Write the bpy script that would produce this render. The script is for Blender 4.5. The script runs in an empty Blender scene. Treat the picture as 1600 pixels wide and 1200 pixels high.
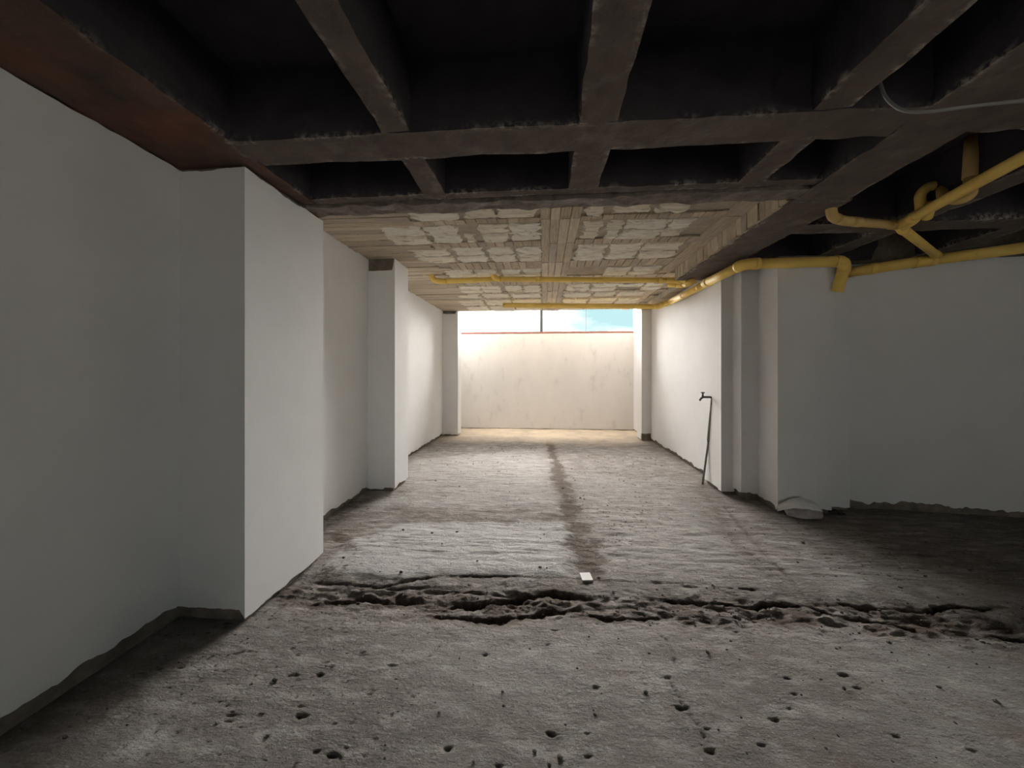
import bpy, bmesh, math, random
import numpy as np
from mathutils import Vector
random.seed(7); rng = np.random.default_rng(7)
sc = bpy.context.scene; col = sc.collection
# ------------------------------------------------------------------ camera
H = 1.4; FP = 600.0; YAW = math.atan(50/600); HOR = 580
cd = bpy.data.cameras.new('camera'); cam = bpy.data.objects.new('camera', cd); col.objects.link(cam)
cd.sensor_width = 36; cd.lens = FP/1600*36; cd.shift_y = -20/1600; cd.clip_start = .05
cam.location = (0, 0, H); cam.rotation_euler = (math.radians(90), math.radians(0.0), YAW)
sc.camera = cam
# ------------------------------------------------------------------ world, sun, exposure
w = bpy.data.worlds.new('sky'); sc.world = w; w.use_nodes = True
nt = w.node_tree; N = nt.nodes; L = nt.links
bg = N['Background']; bg.inputs[1].default_value = 1.0
tc = N.new('ShaderNodeTexCoord'); mp = N.new('ShaderNodeMapping'); mp.inputs['Scale'].default_value = (1.6, 1.6, 5)
mp.inputs['Location'].default_value = (1.15, 0.3, .35)
nz = N.new('ShaderNodeTexNoise'); nz.inputs['Scale'].default_value = 2.1; nz.inputs['Detail'].default_value = 5
rp = N.new('ShaderNodeValToRGB')
rp.color_ramp.elements[0].position = .36; rp.color_ramp.elements[0].color = (.27, .415, .43, 1)
rp.color_ramp.elements[1].position = .60; rp.color_ramp.elements[1].color = (1.08, 1.05, 1.03, 1)
L.new(tc.outputs['Generated'], mp.inputs[0]); L.new(mp.outputs[0], nz.inputs['Vector'])
sx = N.new('ShaderNodeSeparateXYZ'); L.new(tc.outputs['Generated'], sx.inputs[0])
ma = N.new('ShaderNodeMath'); ma.operation = 'MULTIPLY_ADD'; ma.inputs[1].default_value = -.85; L.new(sx.outputs[0], ma.inputs[0]); L.new(nz.outputs['Fac'], ma.inputs[2])
mb_ = N.new('ShaderNodeMath'); mb_.operation = 'MAXIMUM'; mb_.inputs[1].default_value = .2; L.new(ma.outputs[0], mb_.inputs[0])
L.new(mb_.outputs[0], rp.inputs[0]); L.new(rp.outputs[0], bg.inputs[0])
def sun(name, az, el, strength, ang, color):
    d = bpy.data.lights.new(name, 'SUN'); d.energy = strength; d.angle = math.radians(ang); d.color = color
    o = bpy.data.objects.new(name, d); col.objects.link(o)
    # az: compass direction the light travels towards (0 = +Y)
    v = Vector((math.sin(math.radians(az))*math.cos(math.radians(el)), math.cos(math.radians(az))*math.cos(math.radians(el)), -math.sin(math.radians(el))))
    o.rotation_euler = v.to_track_quat('-Z', 'Y').to_euler(); o.location = (0, 8, 9)
sun('sun', 180, 86, 4.2, 56, (1, .95, .90))
sun('bright_haze', 180, 24, 17.0, 54, (1, .97, .93)); sun('low_haze', 180, 13, 7.0, 30, (1, .97, .93))   # the glaring hazy sky ahead, above the back wall
def area(name, loc, rot, sx, sy, e, color, portal=False):
    d = bpy.data.lights.new(name, 'AREA'); d.shape = 'RECTANGLE'; d.size = sx; d.size_y = sy; d.energy = e; d.color = color
    o = bpy.data.objects.new(name, d); col.objects.link(o); o.location = loc; o.rotation_euler = [math.radians(a) for a in rot]
    if portal: d.cycles.is_portal = True
area('patio_portal', (0, 8.8, 3.4), (0, 0, 0), 4.3, 1.2, 1, (1, 1, 1), True)
area('rear_fill_portal', (.4, -4.3, 1.05), (90, 0, 0), .8, 2.1, 1, (1, 1, 1), True)  # sky portal in the unseen rear doorway, added for fill light
area('side_fill_portal', (6.6, -1.95, 1.15), (0, 90, 0), 2.3, 2.9, 1, (1, 1, 1), True)  # sky portal in the doorway added at the wing end for fill
vs = sc.view_settings; vs.view_transform = 'Standard'; vs.look = 'None'; vs.gamma = 1; vs.use_curve_mapping = False
vs.exposure = 1.1
# ------------------------------------------------------------------ helpers
def ray(x, y):
    a = (x-800)/FP; b = -(y-HOR)/FP; c, s = math.cos(YAW), math.sin(YAW)
    return Vector((a*c-s, a*s+c, b))
def onz(x, y, z=0):
    r = ray(x, y); return Vector((0, 0, H)) + r*((z-H)/r.z)
def ony(x, y, Y):
    r = ray(x, y); return Vector((0, 0, H)) + r*(Y/r.y)
def hsh(ix, iy, iz, seed):
    n = (ix.astype(np.int64)*374761393 + iy.astype(np.int64)*668265263 + iz.astype(np.int64)*2147483647 + seed*974634777) & 0x7fffffff
    n = ((n ^ (n >> 13))*1274126177) & 0x7fffffff
    return ((n ^ (n >> 16)) & 0xffff)/65535.0
def vnoise(p, seed=0):
    p = np.asarray(p, float); i = np.floor(p).astype(np.int64); f = p-i; f = f*f*(3-2*f); r = 0
    for a in (0, 1):
        for b in (0, 1):
            for c in (0, 1):
                wt = (f[:, 0] if a else 1-f[:, 0])*(f[:, 1] if b else 1-f[:, 1])*(f[:, 2] if c else 1-f[:, 2])
                r = r + wt*hsh(i[:, 0]+a, i[:, 1]+b, i[:, 2]+c, seed)
    return r*2-1
def fbm(p, seed=0, octv=3):
    p = np.asarray(p, float); r = 0; a = 1
    for k in range(octv): r = r + a*vnoise(p*(2**k), seed+k*17); a *= .5
    return r
def fbm1(u, seed=0, octv=3):
    u = np.atleast_1d(np.asarray(u, float)); return fbm(np.stack([u, u*0+.5, u*0+seed*1.37], 1), seed, octv)
def mesh_obj(name, verts, faces, mat, parent=None, smooth=False, attrs=None):
    m = bpy.data.meshes.new(name); m.from_pydata([tuple(v) for v in verts], [], [tuple(f) for f in faces]); m.update()
    if mat: m.materials.append(mat)
    if smooth: m.polygons.foreach_set('use_smooth', [True]*len(m.polygons))
    if attrs:
        for k, v in attrs.items():
            at = m.attributes.new(k, 'FLOAT', 'POINT'); at.data.foreach_set('value', np.asarray(v, np.float32))
    o = bpy.data.objects.new(name, m); col.objects.link(o); o.parent = parent
    return o
def tag(o, label=None, cat=None, group=None, kind=None):
    if label: o['label'] = label
    if cat: o['category'] = cat
    if group: o['group'] = group
    if kind: o['kind'] = kind
    return o
def empty(name, loc=(0, 0, 0)):
    o = bpy.data.objects.new(name, None); o.location = loc; o.empty_display_size = .1; col.objects.link(o); return o
class MB:
    def __init__(s): s.v = []; s.f = []; s.at = []; s.nz = []
    def add(s, v, f, at=0):
        n = len(s.v); s.v += [tuple(map(float, x)) for x in v]; s.f += [tuple(int(i)+n for i in q) for q in f]
        s.at += (list(at) if hasattr(at, '__len__') else [at]*len(v))
    def box(s, x0, x1, y0, y1, z0, z1):
        s.add([(x0,y0,z0),(x1,y0,z0),(x1,y1,z0),(x0,y1,z0),(x0,y0,z1),(x1,y0,z1),(x1,y1,z1),(x0,y1,z1)],
              [(0,3,2,1),(4,5,6,7),(0,1,5,4),(1,2,6,5),(2,3,7,6),(3,0,4,7)])
    def rough(s, lo, hi, step=.04, amp=.006, chip=.012, seed=0, faces='xXyYz'):
        """subdivided box, displaced by noise, its lower long edges chipped; 'edge' attribute marks the worn arrises"""
        lo = np.array(lo, float); hi = np.array(hi, float)
        n = np.maximum(1, np.round((hi-lo)/step).astype(int)); n = np.minimum(n, 220)
        def grid(ax, side):
            a, b = [i for i in range(3) if i != ax]
            A = np.linspace(lo[a], hi[a], n[a]+1); B = np.linspace(lo[b], hi[b], n[b]+1)
            g = np.zeros(((n[a]+1)*(n[b]+1), 3)); aa, bb = np.meshgrid(A, B, indexing='ij')
            g[:, a] = aa.ravel(); g[:, b] = bb.ravel(); g[:, ax] = hi[ax] if side else lo[ax]
            fs = []; W = n[b]+1
            flip = (side == 1) ^ (ax == 1)
            for i in range(n[a]):
                for j in range(n[b]):
                    q = (i*W+j, (i+1)*W+j, (i+1)*W+j+1, i*W+j+1); fs.append(q if flip else q[::-1])
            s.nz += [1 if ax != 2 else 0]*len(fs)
            d = np.stack([fbm(g*9, seed+k*31) for k in range(3)], 1)*amp
            # chip lower edges
            dx = np.minimum(g[:, 0]-lo[0], hi[0]-g[:, 0]); dy = np.minimum(g[:, 1]-lo[1], hi[1]-g[:, 1]); dz = g[:, 2]-lo[2]
            de = np.minimum(dx, dy)+dz
            near = np.clip(1-de/(step*1.1), 0, 1)
            cn = np.clip(fbm(g*5, seed+7)+.35, 0, 1)*near
            cen = (lo+hi)/2; dirv = cen-g; dirv[:, 2] = .5*np.abs(dirv[:, 2]); L_ = np.linalg.norm(dirv[:, :3], axis=1)[:, None]+1e-6
            short = (np.abs(hi-lo)).argmax(); dirv[:, short] = 0
            g2 = g + d + dirv/L_*chip*cn[:, None]
            s.add(g2, fs, near*np.clip(fbm(g*6, seed+3)*1.2+.3, 0, 1))
        m = {'x': (0, 0), 'X': (0, 1), 'y': (1, 0), 'Y': (1, 1), 'z': (2, 0), 'Z': (2, 1)}
        for c in faces: grid(*m[c])
    def tube(s, pts, r, seg=12, caps=True):
        pts = [Vector(p) for p in pts]; rs = r if isinstance(r, (list, tuple)) else [r]*len(pts)
        base = []; up = None
        for i, p in enumerate(pts):
            t = (pts[min(i+1, len(pts)-1)]-pts[max(i-1, 0)]).normalized()
            if up is None:
                up = Vector((0, 0, 1)) if abs(t.z) < .9 else Vector((1, 0, 0))
            a = (up - t*up.dot(t)).normalized(); up = a; b = t.cross(a)
            base.append([p + (a*math.cos(2*math.pi*k/seg)+b*math.sin(2*math.pi*k/seg))*rs[i] for k in range(seg)])
        v = [q for ring in base for q in ring]
        f = [(i*seg+k, i*seg+(k+1) % seg, (i+1)*seg+(k+1) % seg, (i+1)*seg+k) for i in range(len(pts)-1) for k in range(seg)]
        if caps: f.append(tuple(range(seg))[::-1]); f.append(tuple((len(pts)-1)*seg+k for k in range(seg)))
        s.add(v, f)
    def build(s, name, mat, parent=None, smooth=False, attr=None):
        return mesh_obj(name, s.v, s.f, mat, parent, smooth, {attr: s.at} if attr else None)
# ------------------------------------------------------------------ materials
def mat(name, base, rough=.85, var=None, scale=6, bump=.0, bscale=40, spec=.3, edge=None, detail=6, stretch=(1, 1, 1), stains=None, alpha=None, trans=0):
    m = bpy.data.materials.new(name); m.use_nodes = True; t = m.node_tree; n = t.nodes; l = t.links
    b = n['Principled BSDF']; b.inputs['Roughness'].default_value = rough; b.inputs['Specular IOR Level'].default_value = spec
    tcn = n.new('ShaderNodeTexCoord'); mpn = n.new('ShaderNodeMapping'); mpn.inputs['Scale'].default_value = stretch
    l.new(tcn.outputs['Object'], mpn.inputs[0])
    cur = None
    def noise(sc_, det=detail, ro=.6):
        k = n.new('ShaderNodeTexNoise'); k.inputs['Scale'].default_value = sc_; k.inputs['Detail'].default_value = det; k.inputs['Roughness'].default_value = ro
        l.new(mpn.outputs[0], k.inputs['Vector']); return k
    def mix(fac, a, c):
        k = n.new('ShaderNodeMix'); k.data_type = 'RGBA'; l.new(fac, k.inputs['Factor'])
        for sock, val in ((k.inputs['A'], a), (k.inputs['B'], c)):
            if hasattr(val, 'is_linked'): l.new(val, sock)
            else: sock.default_value = (*val, 1)
        return k.outputs['Result']
    def ramp(src, p0, p1):
        k = n.new('ShaderNodeMapRange'); k.inputs[1].default_value = p0; k.inputs[2].default_value = p1; l.new(src, k.inputs[0]); return k.outputs[0]
    cur = base
    if var: cur = mix(ramp(noise(scale).outputs['Fac'], .35, .65), base, var)
    if stains:
        for (c, s_, p0, p1) in stains: cur = mix(ramp(noise(s_).outputs['Fac'], p0, p1), cur, c)
    if edge:
        a = n.new('ShaderNodeAttribute'); a.attribute_name = 'edge'
        mu = n.new('ShaderNodeMath'); mu.operation = 'MULTIPLY'; l.new(a.outputs['Fac'], mu.inputs[0]); l.new(ramp(noise(30).outputs['Fac'], .45, .6), mu.inputs[1])
        cur = mix(mu.outputs[0], cur, edge)
    if hasattr(cur, 'is_linked'): l.new(cur, b.inputs['Base Color'])
    else: b.inputs['Base Color'].default_value = (*cur, 1)
    if bump:
        bp = n.new('ShaderNodeBump'); bp.inputs['Strength'].default_value = bump; bp.inputs['Distance'].default_value = .01
        l.new(noise(bscale, 5, .65).outputs['Fac'], bp.inputs['Height']); l.new(bp.outputs[0], b.inputs['Normal'])
    if alpha is not None: b.inputs['Alpha'].default_value = alpha
    if trans: b.inputs['Transmission Weight'].default_value = trans
    return m
M = {}
M['plaster'] = mat('white_plaster', (.775, .77, .765), .8, (.74, .735, .73), 2.5, .12, 120)
M['back'] = mat('weathered_plaster', (.70, .67, .64), .85, (.655, .63, .605), 1.6, .2, 60, stains=[((.56, .54, .52), 3.5, .58, .75)], stretch=(1.5, 1, .8))
M['raw'] = mat('raw_concrete', (.25, .21, .17), .9, (.14, .115, .09), 9, .6, 60)
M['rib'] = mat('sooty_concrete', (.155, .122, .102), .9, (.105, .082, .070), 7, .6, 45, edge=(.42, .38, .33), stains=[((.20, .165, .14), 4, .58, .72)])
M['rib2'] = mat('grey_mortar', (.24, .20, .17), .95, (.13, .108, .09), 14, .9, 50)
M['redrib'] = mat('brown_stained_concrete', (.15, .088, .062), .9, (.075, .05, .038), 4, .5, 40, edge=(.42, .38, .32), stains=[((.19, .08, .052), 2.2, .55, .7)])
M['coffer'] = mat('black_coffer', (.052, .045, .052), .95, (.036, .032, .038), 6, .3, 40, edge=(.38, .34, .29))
M['board'] = mat('board_marked_concrete', (.56, .46, .33), .9, (.42, .34, .24), 11, .7, 50, stretch=(1, 1, 1))
M['board2'] = mat('board_marked_concrete_pale', (.64, .53, .39), .9, (.52, .43, .31), 9, .7, 50)
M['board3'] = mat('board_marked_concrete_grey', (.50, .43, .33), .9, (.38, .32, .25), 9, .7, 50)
for k_, st_ in (('x', (1.2, 16, 1)), ('y', (16, 1.2, 1))):
    M['board'+k_] = mat('board_marked_concrete_'+k_, (.60, .50, .36), .9, (.44, .355, .25), 3, 1, 7, stretch=st_, stains=[((.24, .19, .13), 4.5, .60, .70)])
    M['board2'+k_] = mat('board_marked_concrete_pale_'+k_, (.70, .59, .44), .9, (.56, .46, .34), 3, 1, 7, stretch=st_, stains=[((.28, .22, .15), 5, .62, .72)])
    M['board3'+k_] = mat('board_marked_concrete_grey_'+k_, (.54, .465, .36), .9, (.40, .335, .26), 3, 1, 7, stretch=st_, stains=[((.22, .18, .13), 4, .6, .7)])
M['filler'] = mat('cream_filler', (.90, .84, .70), .9, (.80, .72, .57), 3, 1, 8, stretch=(2, 16, 1), stains=[((.38, .31, .21), 3.5, .60, .68)])
M['filler2'] = mat('white_filler', (.93, .90, .80), .9, (.80, .73, .58), 3, 1, 8, stretch=(2, 16, 1), stains=[((.45, .38, .27), 4, .63, .70)])
M['pipe'] = mat('yellow_pvc', (.90, .64, .17), .6, (.82, .56, .14), 5, .03, 60, .25, stains=[((.55, .42, .2), 16, .62, .8)])
M['pipe_old'] = mat('dusty_yellow_pvc', (.72, .50, .18), .6, (.55, .38, .15), 6, .05, 60, .35)
M['collar'] = mat('grey_pipe_collar', (.34, .31, .24), .6, (.2, .18, .14), 20)
M['coping'] = mat('red_brick_coping', (.36, .15, .115), .9, (.28, .12, .09), 12, .5, 50)
M['pole'] = mat('dark_metal', (.05, .055, .055), .5)
M['wire'] = mat('grey_conduit', (.26, .26, .25), .45)
M['tap'] = mat('tarnished_metal', (.06, .055, .05), .4, spec=.6)
M['riser'] = mat('green_grey_pipe', (.22, .24, .20), .6, (.15, .155, .13), 12)
M['bag'] = mat('white_plastic', (.85, .86, .85), .35, (.75, .74, .73), 12, .3, 25, .5)
M['bagfill'] = mat('bag_contents', (.48, .43, .41), .6, (.34, .30, .29), 14, .6, 30)
M['card'] = mat('white_tile', (.62, .61, .58), .7)
M['debris'] = mat('dark_debris', (.03, .028, .026), .9)
M['grit'] = mat('grit', (.07, .06, .052), .95, (.22, .2, .18), 30)
M['ground'] = mat('outside_ground', (.30, .28, .25), .9)
# floor material
def floor_mat():
    m = bpy.data.materials.new('rough_cement_floor'); m.use_nodes = True; t = m.node_tree; n = t.nodes; l = t.links
    b = n['Principled BSDF']; b.inputs['Roughness'].default_value = .92; b.inputs['Specular IOR Level'].default_value = .15
    tcn = n.new('ShaderNodeTexCoord')
    def noise(s_, det=8, ro=.62, st=(1, 1, 1), typ=None):
        mpn = n.new('ShaderNodeMapping'); mpn.inputs['Scale'].default_value = st; l.new(tcn.outputs['Object'], mpn.inputs[0])
        k = n.new('ShaderNodeTexNoise'); k.inputs['Scale'].default_value = s_; k.inputs['Detail'].default_value = det; k.inputs['Roughness'].default_value = ro
        l.new(mpn.outputs[0], k.inputs['Vector']); return k.outputs['Fac']
    def rng_(src, a, c, lo=0, hi=1):
        k = n.new('ShaderNodeMapRange'); k.inputs[1].default_value = a; k.inputs[2].default_value = c; k.inputs[3].default_value = lo; k.inputs[4].default_value = hi
        l.new(src, k.inputs[0]); return k.outputs[0]
    def attr(s_): k = n.new('ShaderNodeAttribute'); k.attribute_name = s_; return k.outputs['Fac']
    def math_(op, a, c):
        k = n.new('ShaderNodeMath'); k.operation = op; k.use_clamp = True
        for i, q in enumerate((a, c)):
            if hasattr(q, 'is_linked'): l.new(q, k.inputs[i])
            else: k.inputs[i].default_value = q
        return k.outputs[0]
    def mix(fac, a, c):
        k = n.new('ShaderNodeMix'); k.data_type = 'RGBA'; l.new(fac, k.inputs['Factor'])
        for sock, val in ((k.inputs['A'], a), (k.inputs['B'], c)):
            if hasattr(val, 'is_linked'): l.new(val, sock)
            else: sock.default_value = (*val, 1)
        return k.outputs['Result']
    bk = attr('rear')
    c = mix(rng_(noise(1.7), .35, .65), (.255, .23, .212), (.195, .173, .158))
    c = mix(rng_(noise(5, st=(1, 2.2, 1)), .48, .66), c, (.37, .345, .32))
    c = mix(rng_(noise(3.1), .55, .72), c, (.21, .17, .145))
    c = mix(attr('pale'), c, (.52, .505, .49))
    st1 = math_('MULTIPLY', rng_(noise(6, 8, .72, (.5, 4.5, 1)), .52, .64), math_('MULTIPLY', bk, .9))
    c = mix(st1, c, (.115, .088, .072))
    st2 = math_('MULTIPLY', rng_(noise(9, 6, .7, (.4, 4.5, 1)), .58, .66), math_('MULTIPLY', bk, .8))
    c = mix(st2, c, (.56, .51, .48))
    sp = math_('MULTIPLY', rng_(noise(26, 6, .75, (1, 2, 1)), .57, .64), rng_(noise(2.3, 5), .40, .62, .2, 1))
    c = mix(math_('MULTIPLY', sp, .85), c, (.075, .060, .052))
    c = mix(math_('MULTIPLY', rng_(noise(70, 3, .6), .60, .68), .5), c, (.50, .47, .43))
    c = mix(math_('MULTIPLY', rng_(noise(110, 2, .6), .62, .68), .6), c, (.10, .085, .07))
    da = attr('dirt_shade'); raw = math_('ADD', noise(20, 10, .8, (1, 1.7, 1)), math_('MULTIPLY', da, .34))
    dm = math_('MULTIPLY', rng_(raw, .58, .72), math_('MULTIPLY', da, 1.8))
    c = mix(math_('MULTIPLY', da, .35), c, (.13, .10, .08)); c = mix(math_('MULTIPLY', dm, .8), c, (.085, .060, .044))
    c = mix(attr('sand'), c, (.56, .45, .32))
    c = mix(attr('hole'), c, (.028, .017, .012))
    l.new(c, b.inputs['Base Color'])
    bp = n.new('ShaderNodeBump'); bp.inputs['Strength'].default_value = 1; bp.inputs['Distance'].default_value = .03
    h = math_('ADD', math_('MULTIPLY', noise(12, 10, .75, (1, 2.4, 1)), .7), math_('MULTIPLY', noise(70, 5, .7), .25))
    l.new(h, bp.inputs['Height']); l.new(bp.outputs[0], b.inputs['Normal'])
    return m
M['floor'] = floor_mat()
# ------------------------------------------------------------------ floor: a heightfield with trench, cracks, dirt
def seg_dist(P, pts):
    best = np.full(len(P), 1e9); tt = np.zeros(len(P)); tot = 0
    for a, b in zip(pts[:-1], pts[1:]):
        a = np.array(a[:2]); b = np.array(b[:2]); d = b-a; L2 = d@d+1e-12
        t = np.clip(((P-a)@d)/L2, 0, 1); q = a+t[:, None]*d; ds = np.hypot(*(P-q).T)
        m = ds < best; best[m] = ds[m]; tt[m] = tot+t[m]; tot += 1
    return best, tt/tot
ys = [-4.4]
while ys[-1] < 1.0: ys.append(ys[-1]+.09)
y = 1.05
while y < 9.45: ys.append(y); y += max(.0035, y*y/840*1.5)
ys.append(9.5); ys = np.array(ys)
xs = np.concatenate([np.linspace(-2.3, 4.6, 800), np.linspace(4.66, 6.7, 35)])
XX, YY = np.meshgrid(xs, ys); P = np.stack([XX.ravel(), YY.ravel()], 1)
P3 = np.stack([P[:, 0], P[:, 1], P[:, 0]*0], 1)
back = 1/(1+np.exp(-(P[:, 1]-2.75)/.05))           # rear slab area
z = fbm(P3*np.array([1.1, 1.1, 1]), 1, 3)*.006 + fbm(P3*np.array([16, 16, 1]), 5, 3)*.0022
# rear slab: ridges raked across the corridor
rid = fbm(P3*np.array([3.2, 26, 1]), 9, 3)
z += back*(.006*rid - .003*np.clip(fbm(P3*np.array([9, 30, 1]), 77, 2)-.3, 0, 1)*2)
pn = fbm(P3*np.array([28, 28, 1]), 21, 2); area_m = np.clip(fbm(P3*1.3, 33, 2)+.35, 0, 1)
pn = fbm(P3*np.array([34, 46, 1]), 21, 2); pit = np.clip(pn-.66, 0, 1)*3*area_m; pit = np.clip(pit, 0, 1)
z -= .004*pit*(1-.5*back)
dirt_shade = np.clip(pit*.9, 0, .9); hole = np.zeros(len(P)); pale = np.zeros(len(P)); sand = np.zeros(len(P))
wob = fbm(P3*9, 41, 3)
# longitudinal dirt strips on the rear slab: pixel polylines put on the floor plane
def fl(pts): return [onz(*q) for q in pts]
def strip(pts, w0, w1, depth, amt, seed):
    global z, dirt_shade
    d, t = seg_dist(P, fl(pts)); wd = w0+(w1-w0)*t; e = d+fbm(P3*9, seed, 4)*wd*.8
    m = 1/(1+np.exp((e-wd)/(.03*wd/.1+.008))); z -= depth*m*(1+.5*fbm(P3*14, seed+3)); dirt_shade = np.maximum(dirt_shade, amt*m)
strip([(858, 690), (872, 730), (880, 770), (893, 810), (905, 850), (925, 893)], .07, .11, .007, .80, 3)
strip([(1095, 760), (1120, 800), (1150, 850), (1185, 890), (1225, 925)], .05, .07, .005, .42, 4)
strip([(1130, 790), (1180, 850), (1230, 900), (1260, 935)], .015, .02, .008, .6, 5)
strip([(570, 800), (700, 808), (800, 818), (880, 812)], .10, .12, .003, .42, 6)
strip([(520, 835), (545, 855)], .07, .09, .004, .75, 7)
strip([(650, 770), (740, 775)], .03, .05, .002, .3, 8)
strip([(500, 905), (600, 925), (760, 940), (900, 935), (1000, 945), (1200, 945), (1450, 950)], .16, .10, .006, .55, 10)
strip([(385, 985), (370, 1040), (360, 1100)], .03, .05, .002, .2, 12)
strip([(1330, 810), (1470, 825), (1600, 850)], .28, .36, .0, .15, 14)   # brown tint painting in the shadow on the wing floor
strip([(10, 1180), (140, 1090), (270, 1000), (370, 985)], .16, .14, .0, .12, 15)
strip([(500, 830), (560, 785), (625, 770)], .10, .08, .0, .55, 16)
# pale cement: the rear slab left, the patch by the edge
def patch(poly, amt, soft, seed):
    global pale
    pts = np.array([onz(*q)[:2] for q in poly]); x, y_ = P[:, 0], P[:, 1]; inside = np.zeros(len(P), bool)
    j = len(pts)-1
    for i in range(len(pts)):
        xi, yi = pts[i]; xj, yj = pts[j]
        cnd = ((yi > y_) != (yj > y_)) & (x < (xj-xi)*(y_-yi)/(yj-yi+1e-12)+xi); inside ^= cnd; j = i
    d, _ = seg_dist(P, [tuple(p) for p in list(pts)+[pts[0]]]); s = np.where(inside, d, -d)+.5*soft*fbm(P3*6, seed, 3)
    m = 1/(1+np.exp(-s/(soft*.35))); pale = np.maximum(pale, m*amt); return m
m1 = patch([(600, 905), (690, 893), (888, 903), (893, 840), (880, 815), (640, 820), (530, 850), (500, 895)], .85, .06, 51)
z += .014*m1
m2 = patch([(640, 720), (850, 700), (870, 790), (640, 790), (560, 800)], .45, .15, 52)
m3 = patch([(900, 740), (1060, 750), (1170, 890), (940, 880)], .30, .15, 53)
patch([(190, 1175), (240, 1140), (262, 1150), (215, 1190)], .7, .04, 54)
patch([(620, 1010), (980, 1000), (1100, 1060), (700, 1080)], .22, .25, 55)
patch([(1250, 860), (1500, 900), (1300, 925)], .3, .2, 56)
patch([(1350, 1000), (1590, 1040), (1590, 1190), (1420, 1150)], .25, .25, 57)
# deep gaps in the trench, cracks
def crack(pts, wd, depth, hamt, seed, jag=.35):
    global z, hole, dirt_shade
    d, t = seg_dist(P, fl(pts)); wd = wd*.8; taper = np.clip(np.minimum(t, 1-t)*7, .25, 1)
    ww = wd*taper*(1+.55*fbm(P3*12, seed, 3)); e = d+fbm(P3*np.array([30, 70, 1]), seed+1, 3)*(wd*jag+.006)
    m = 1/(1+np.exp((e-ww)/(wd*.16+.0015))); z -= depth*m*taper; hole = np.maximum(hole, hamt*m); dirt_shade = np.maximum(dirt_shade, min(.8, hamt)*np.exp(-(d/(wd*3+.01))**2))
crack([(495, 942), (530, 938), (575, 931), (600, 936), (655, 937)], .026, .050, .85, 61)
crack([(690, 947), (740, 940), (795, 936), (830, 928), (865, 925), (912, 931)], .022, .050, .85, 62)
crack([(668, 960), (700, 962), (745, 966), (800, 962), (850, 955), (895, 949)], .020, .040, .65, 63)
crack([(730, 966), (775, 970), (800, 966)], .022, .035, .7, 64)
crack([(920, 960), (945, 964), (970, 967), (1005, 962), (1040, 958)], .011, .03, .8, 65)
crack([(893, 949), (920, 958)], .006, .02, .7, 66)
crack([(1015, 933), (1070, 937), (1130, 941), (1178, 946), (1215, 941), (1260, 943)], .010, .035, .85, 67)
crack([(1178, 946), (1195, 940), (1225, 940)], .008, .03, .7, 68)
crack([(1260, 943), (1310, 960), (1370, 968), (1430, 981)], .007, .03, .8, 69)
crack([(1400, 977), (1425, 980), (1435, 982)], .018, .04, .85, 70)
crack([(1260, 940), (1340, 945), (1360, 948), (1440, 952), (1480, 946), (1530, 951), (1565, 947)], .009, .03, .75, 71)
crack([(1335, 947), (1360, 950)], .014, .03, .8, 72)
crack([(1445, 955), (1490, 946)], .016, .03, .75, 73)
crack([(1545, 992), (1600, 997), (1680, 1010)], .009, .03, .8, 74)
crack([(490, 905), (540, 910), (600, 915), (630, 908), (690, 900), (760, 901), (885, 905)], .0045, .02, .65, 75)
crack([(680, 922), (730, 922), (790, 928)], .006, .02, .7, 76)
crack([(560, 912), (600, 917), (680, 915)], .004, .02, .5, 77)
crack([(1050, 915), (1130, 918), (1195, 922)], .003, .014, .4, 78)
crack([(885, 905), (960, 908), (1100, 912)], .003, .01, .4, 79)
crack([(1020, 985), (1040, 1000), (1052, 1025), (1053, 1040)], .0012, .008, .28, 80)
crack([(1040, 1045), (1048, 1070), (1065, 1100), (1095, 1140), (1110, 1180)], .0012, .008, .25, 81)
crack([(400, 1010), (375, 1080), (365, 1120)], .001, .004, .12, 82)
crack([(650, 835), (665, 870), (668, 905)], .0012, .004, .10, 83)
crack([(1100, 800), (1190, 880), (1250, 930)], .0015, .008, .25, 84)
tr = np.exp(-((P[:, 1]-(2.33+.03*P[:, 0]*0))/.17)**2)*(P[:, 0] < 3.6)
z -= .016*tr*(1+.6*wob)*np.clip((P[:, 0]+1.9)/.4, 0, 1); z += .010*tr*fbm(P3*np.array([10, 24, 1]), 91, 3)+.005*tr*fbm(P3*np.array([38, 60, 1]), 93, 2)
dirt_shade = np.maximum(dirt_shade, np.clip(tr*.42*(1+fbm(P3*6, 92)), 0, .8))
spots = [(1230,1060),(1233,1107),(1210,1125),(1105,1140),(1112,1175),(917,1184),(918,1147),(865,985),(855,1008),(758,1025),(950,1030),(1008,1087),(1045,1060),(1065,1107),(1240,1085),(1190,1165),(500,1055),(460,1055),(700,1170),(360,1118),(470,1120),(540,1060),(520,1180),(1150,985),(1340,1075),(1400,1150),(1520,1170),(1320,1055),(1268,853),(1150,962),(610,1040),(930,1075),(860,1147),(780,1197),(565,1020)]
for i, q in enumerate(spots):
    c = onz(*q); r_ = .0035+.0055*random.random()
    d = np.hypot((P[:, 0]-c.x)/1.9, P[:, 1]-c.y)+fbm(P3*60, 100+i, 2)*r_*.8
    m = 1/(1+np.exp((d-r_)/(r_*.25))); z -= .015*m; hole = np.maximum(hole, .6*m)
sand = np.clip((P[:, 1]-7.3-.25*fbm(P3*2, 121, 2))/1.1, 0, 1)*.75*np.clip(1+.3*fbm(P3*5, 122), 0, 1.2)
dirt_shade *= (1-.7*sand)
hole *= (P[:, 1] < 3.2)
nx, ny = len(xs), len(ys)
V = np.stack([P[:, 0], P[:, 1], z], 1)
I = np.arange(nx*ny).reshape(ny, nx)
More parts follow.
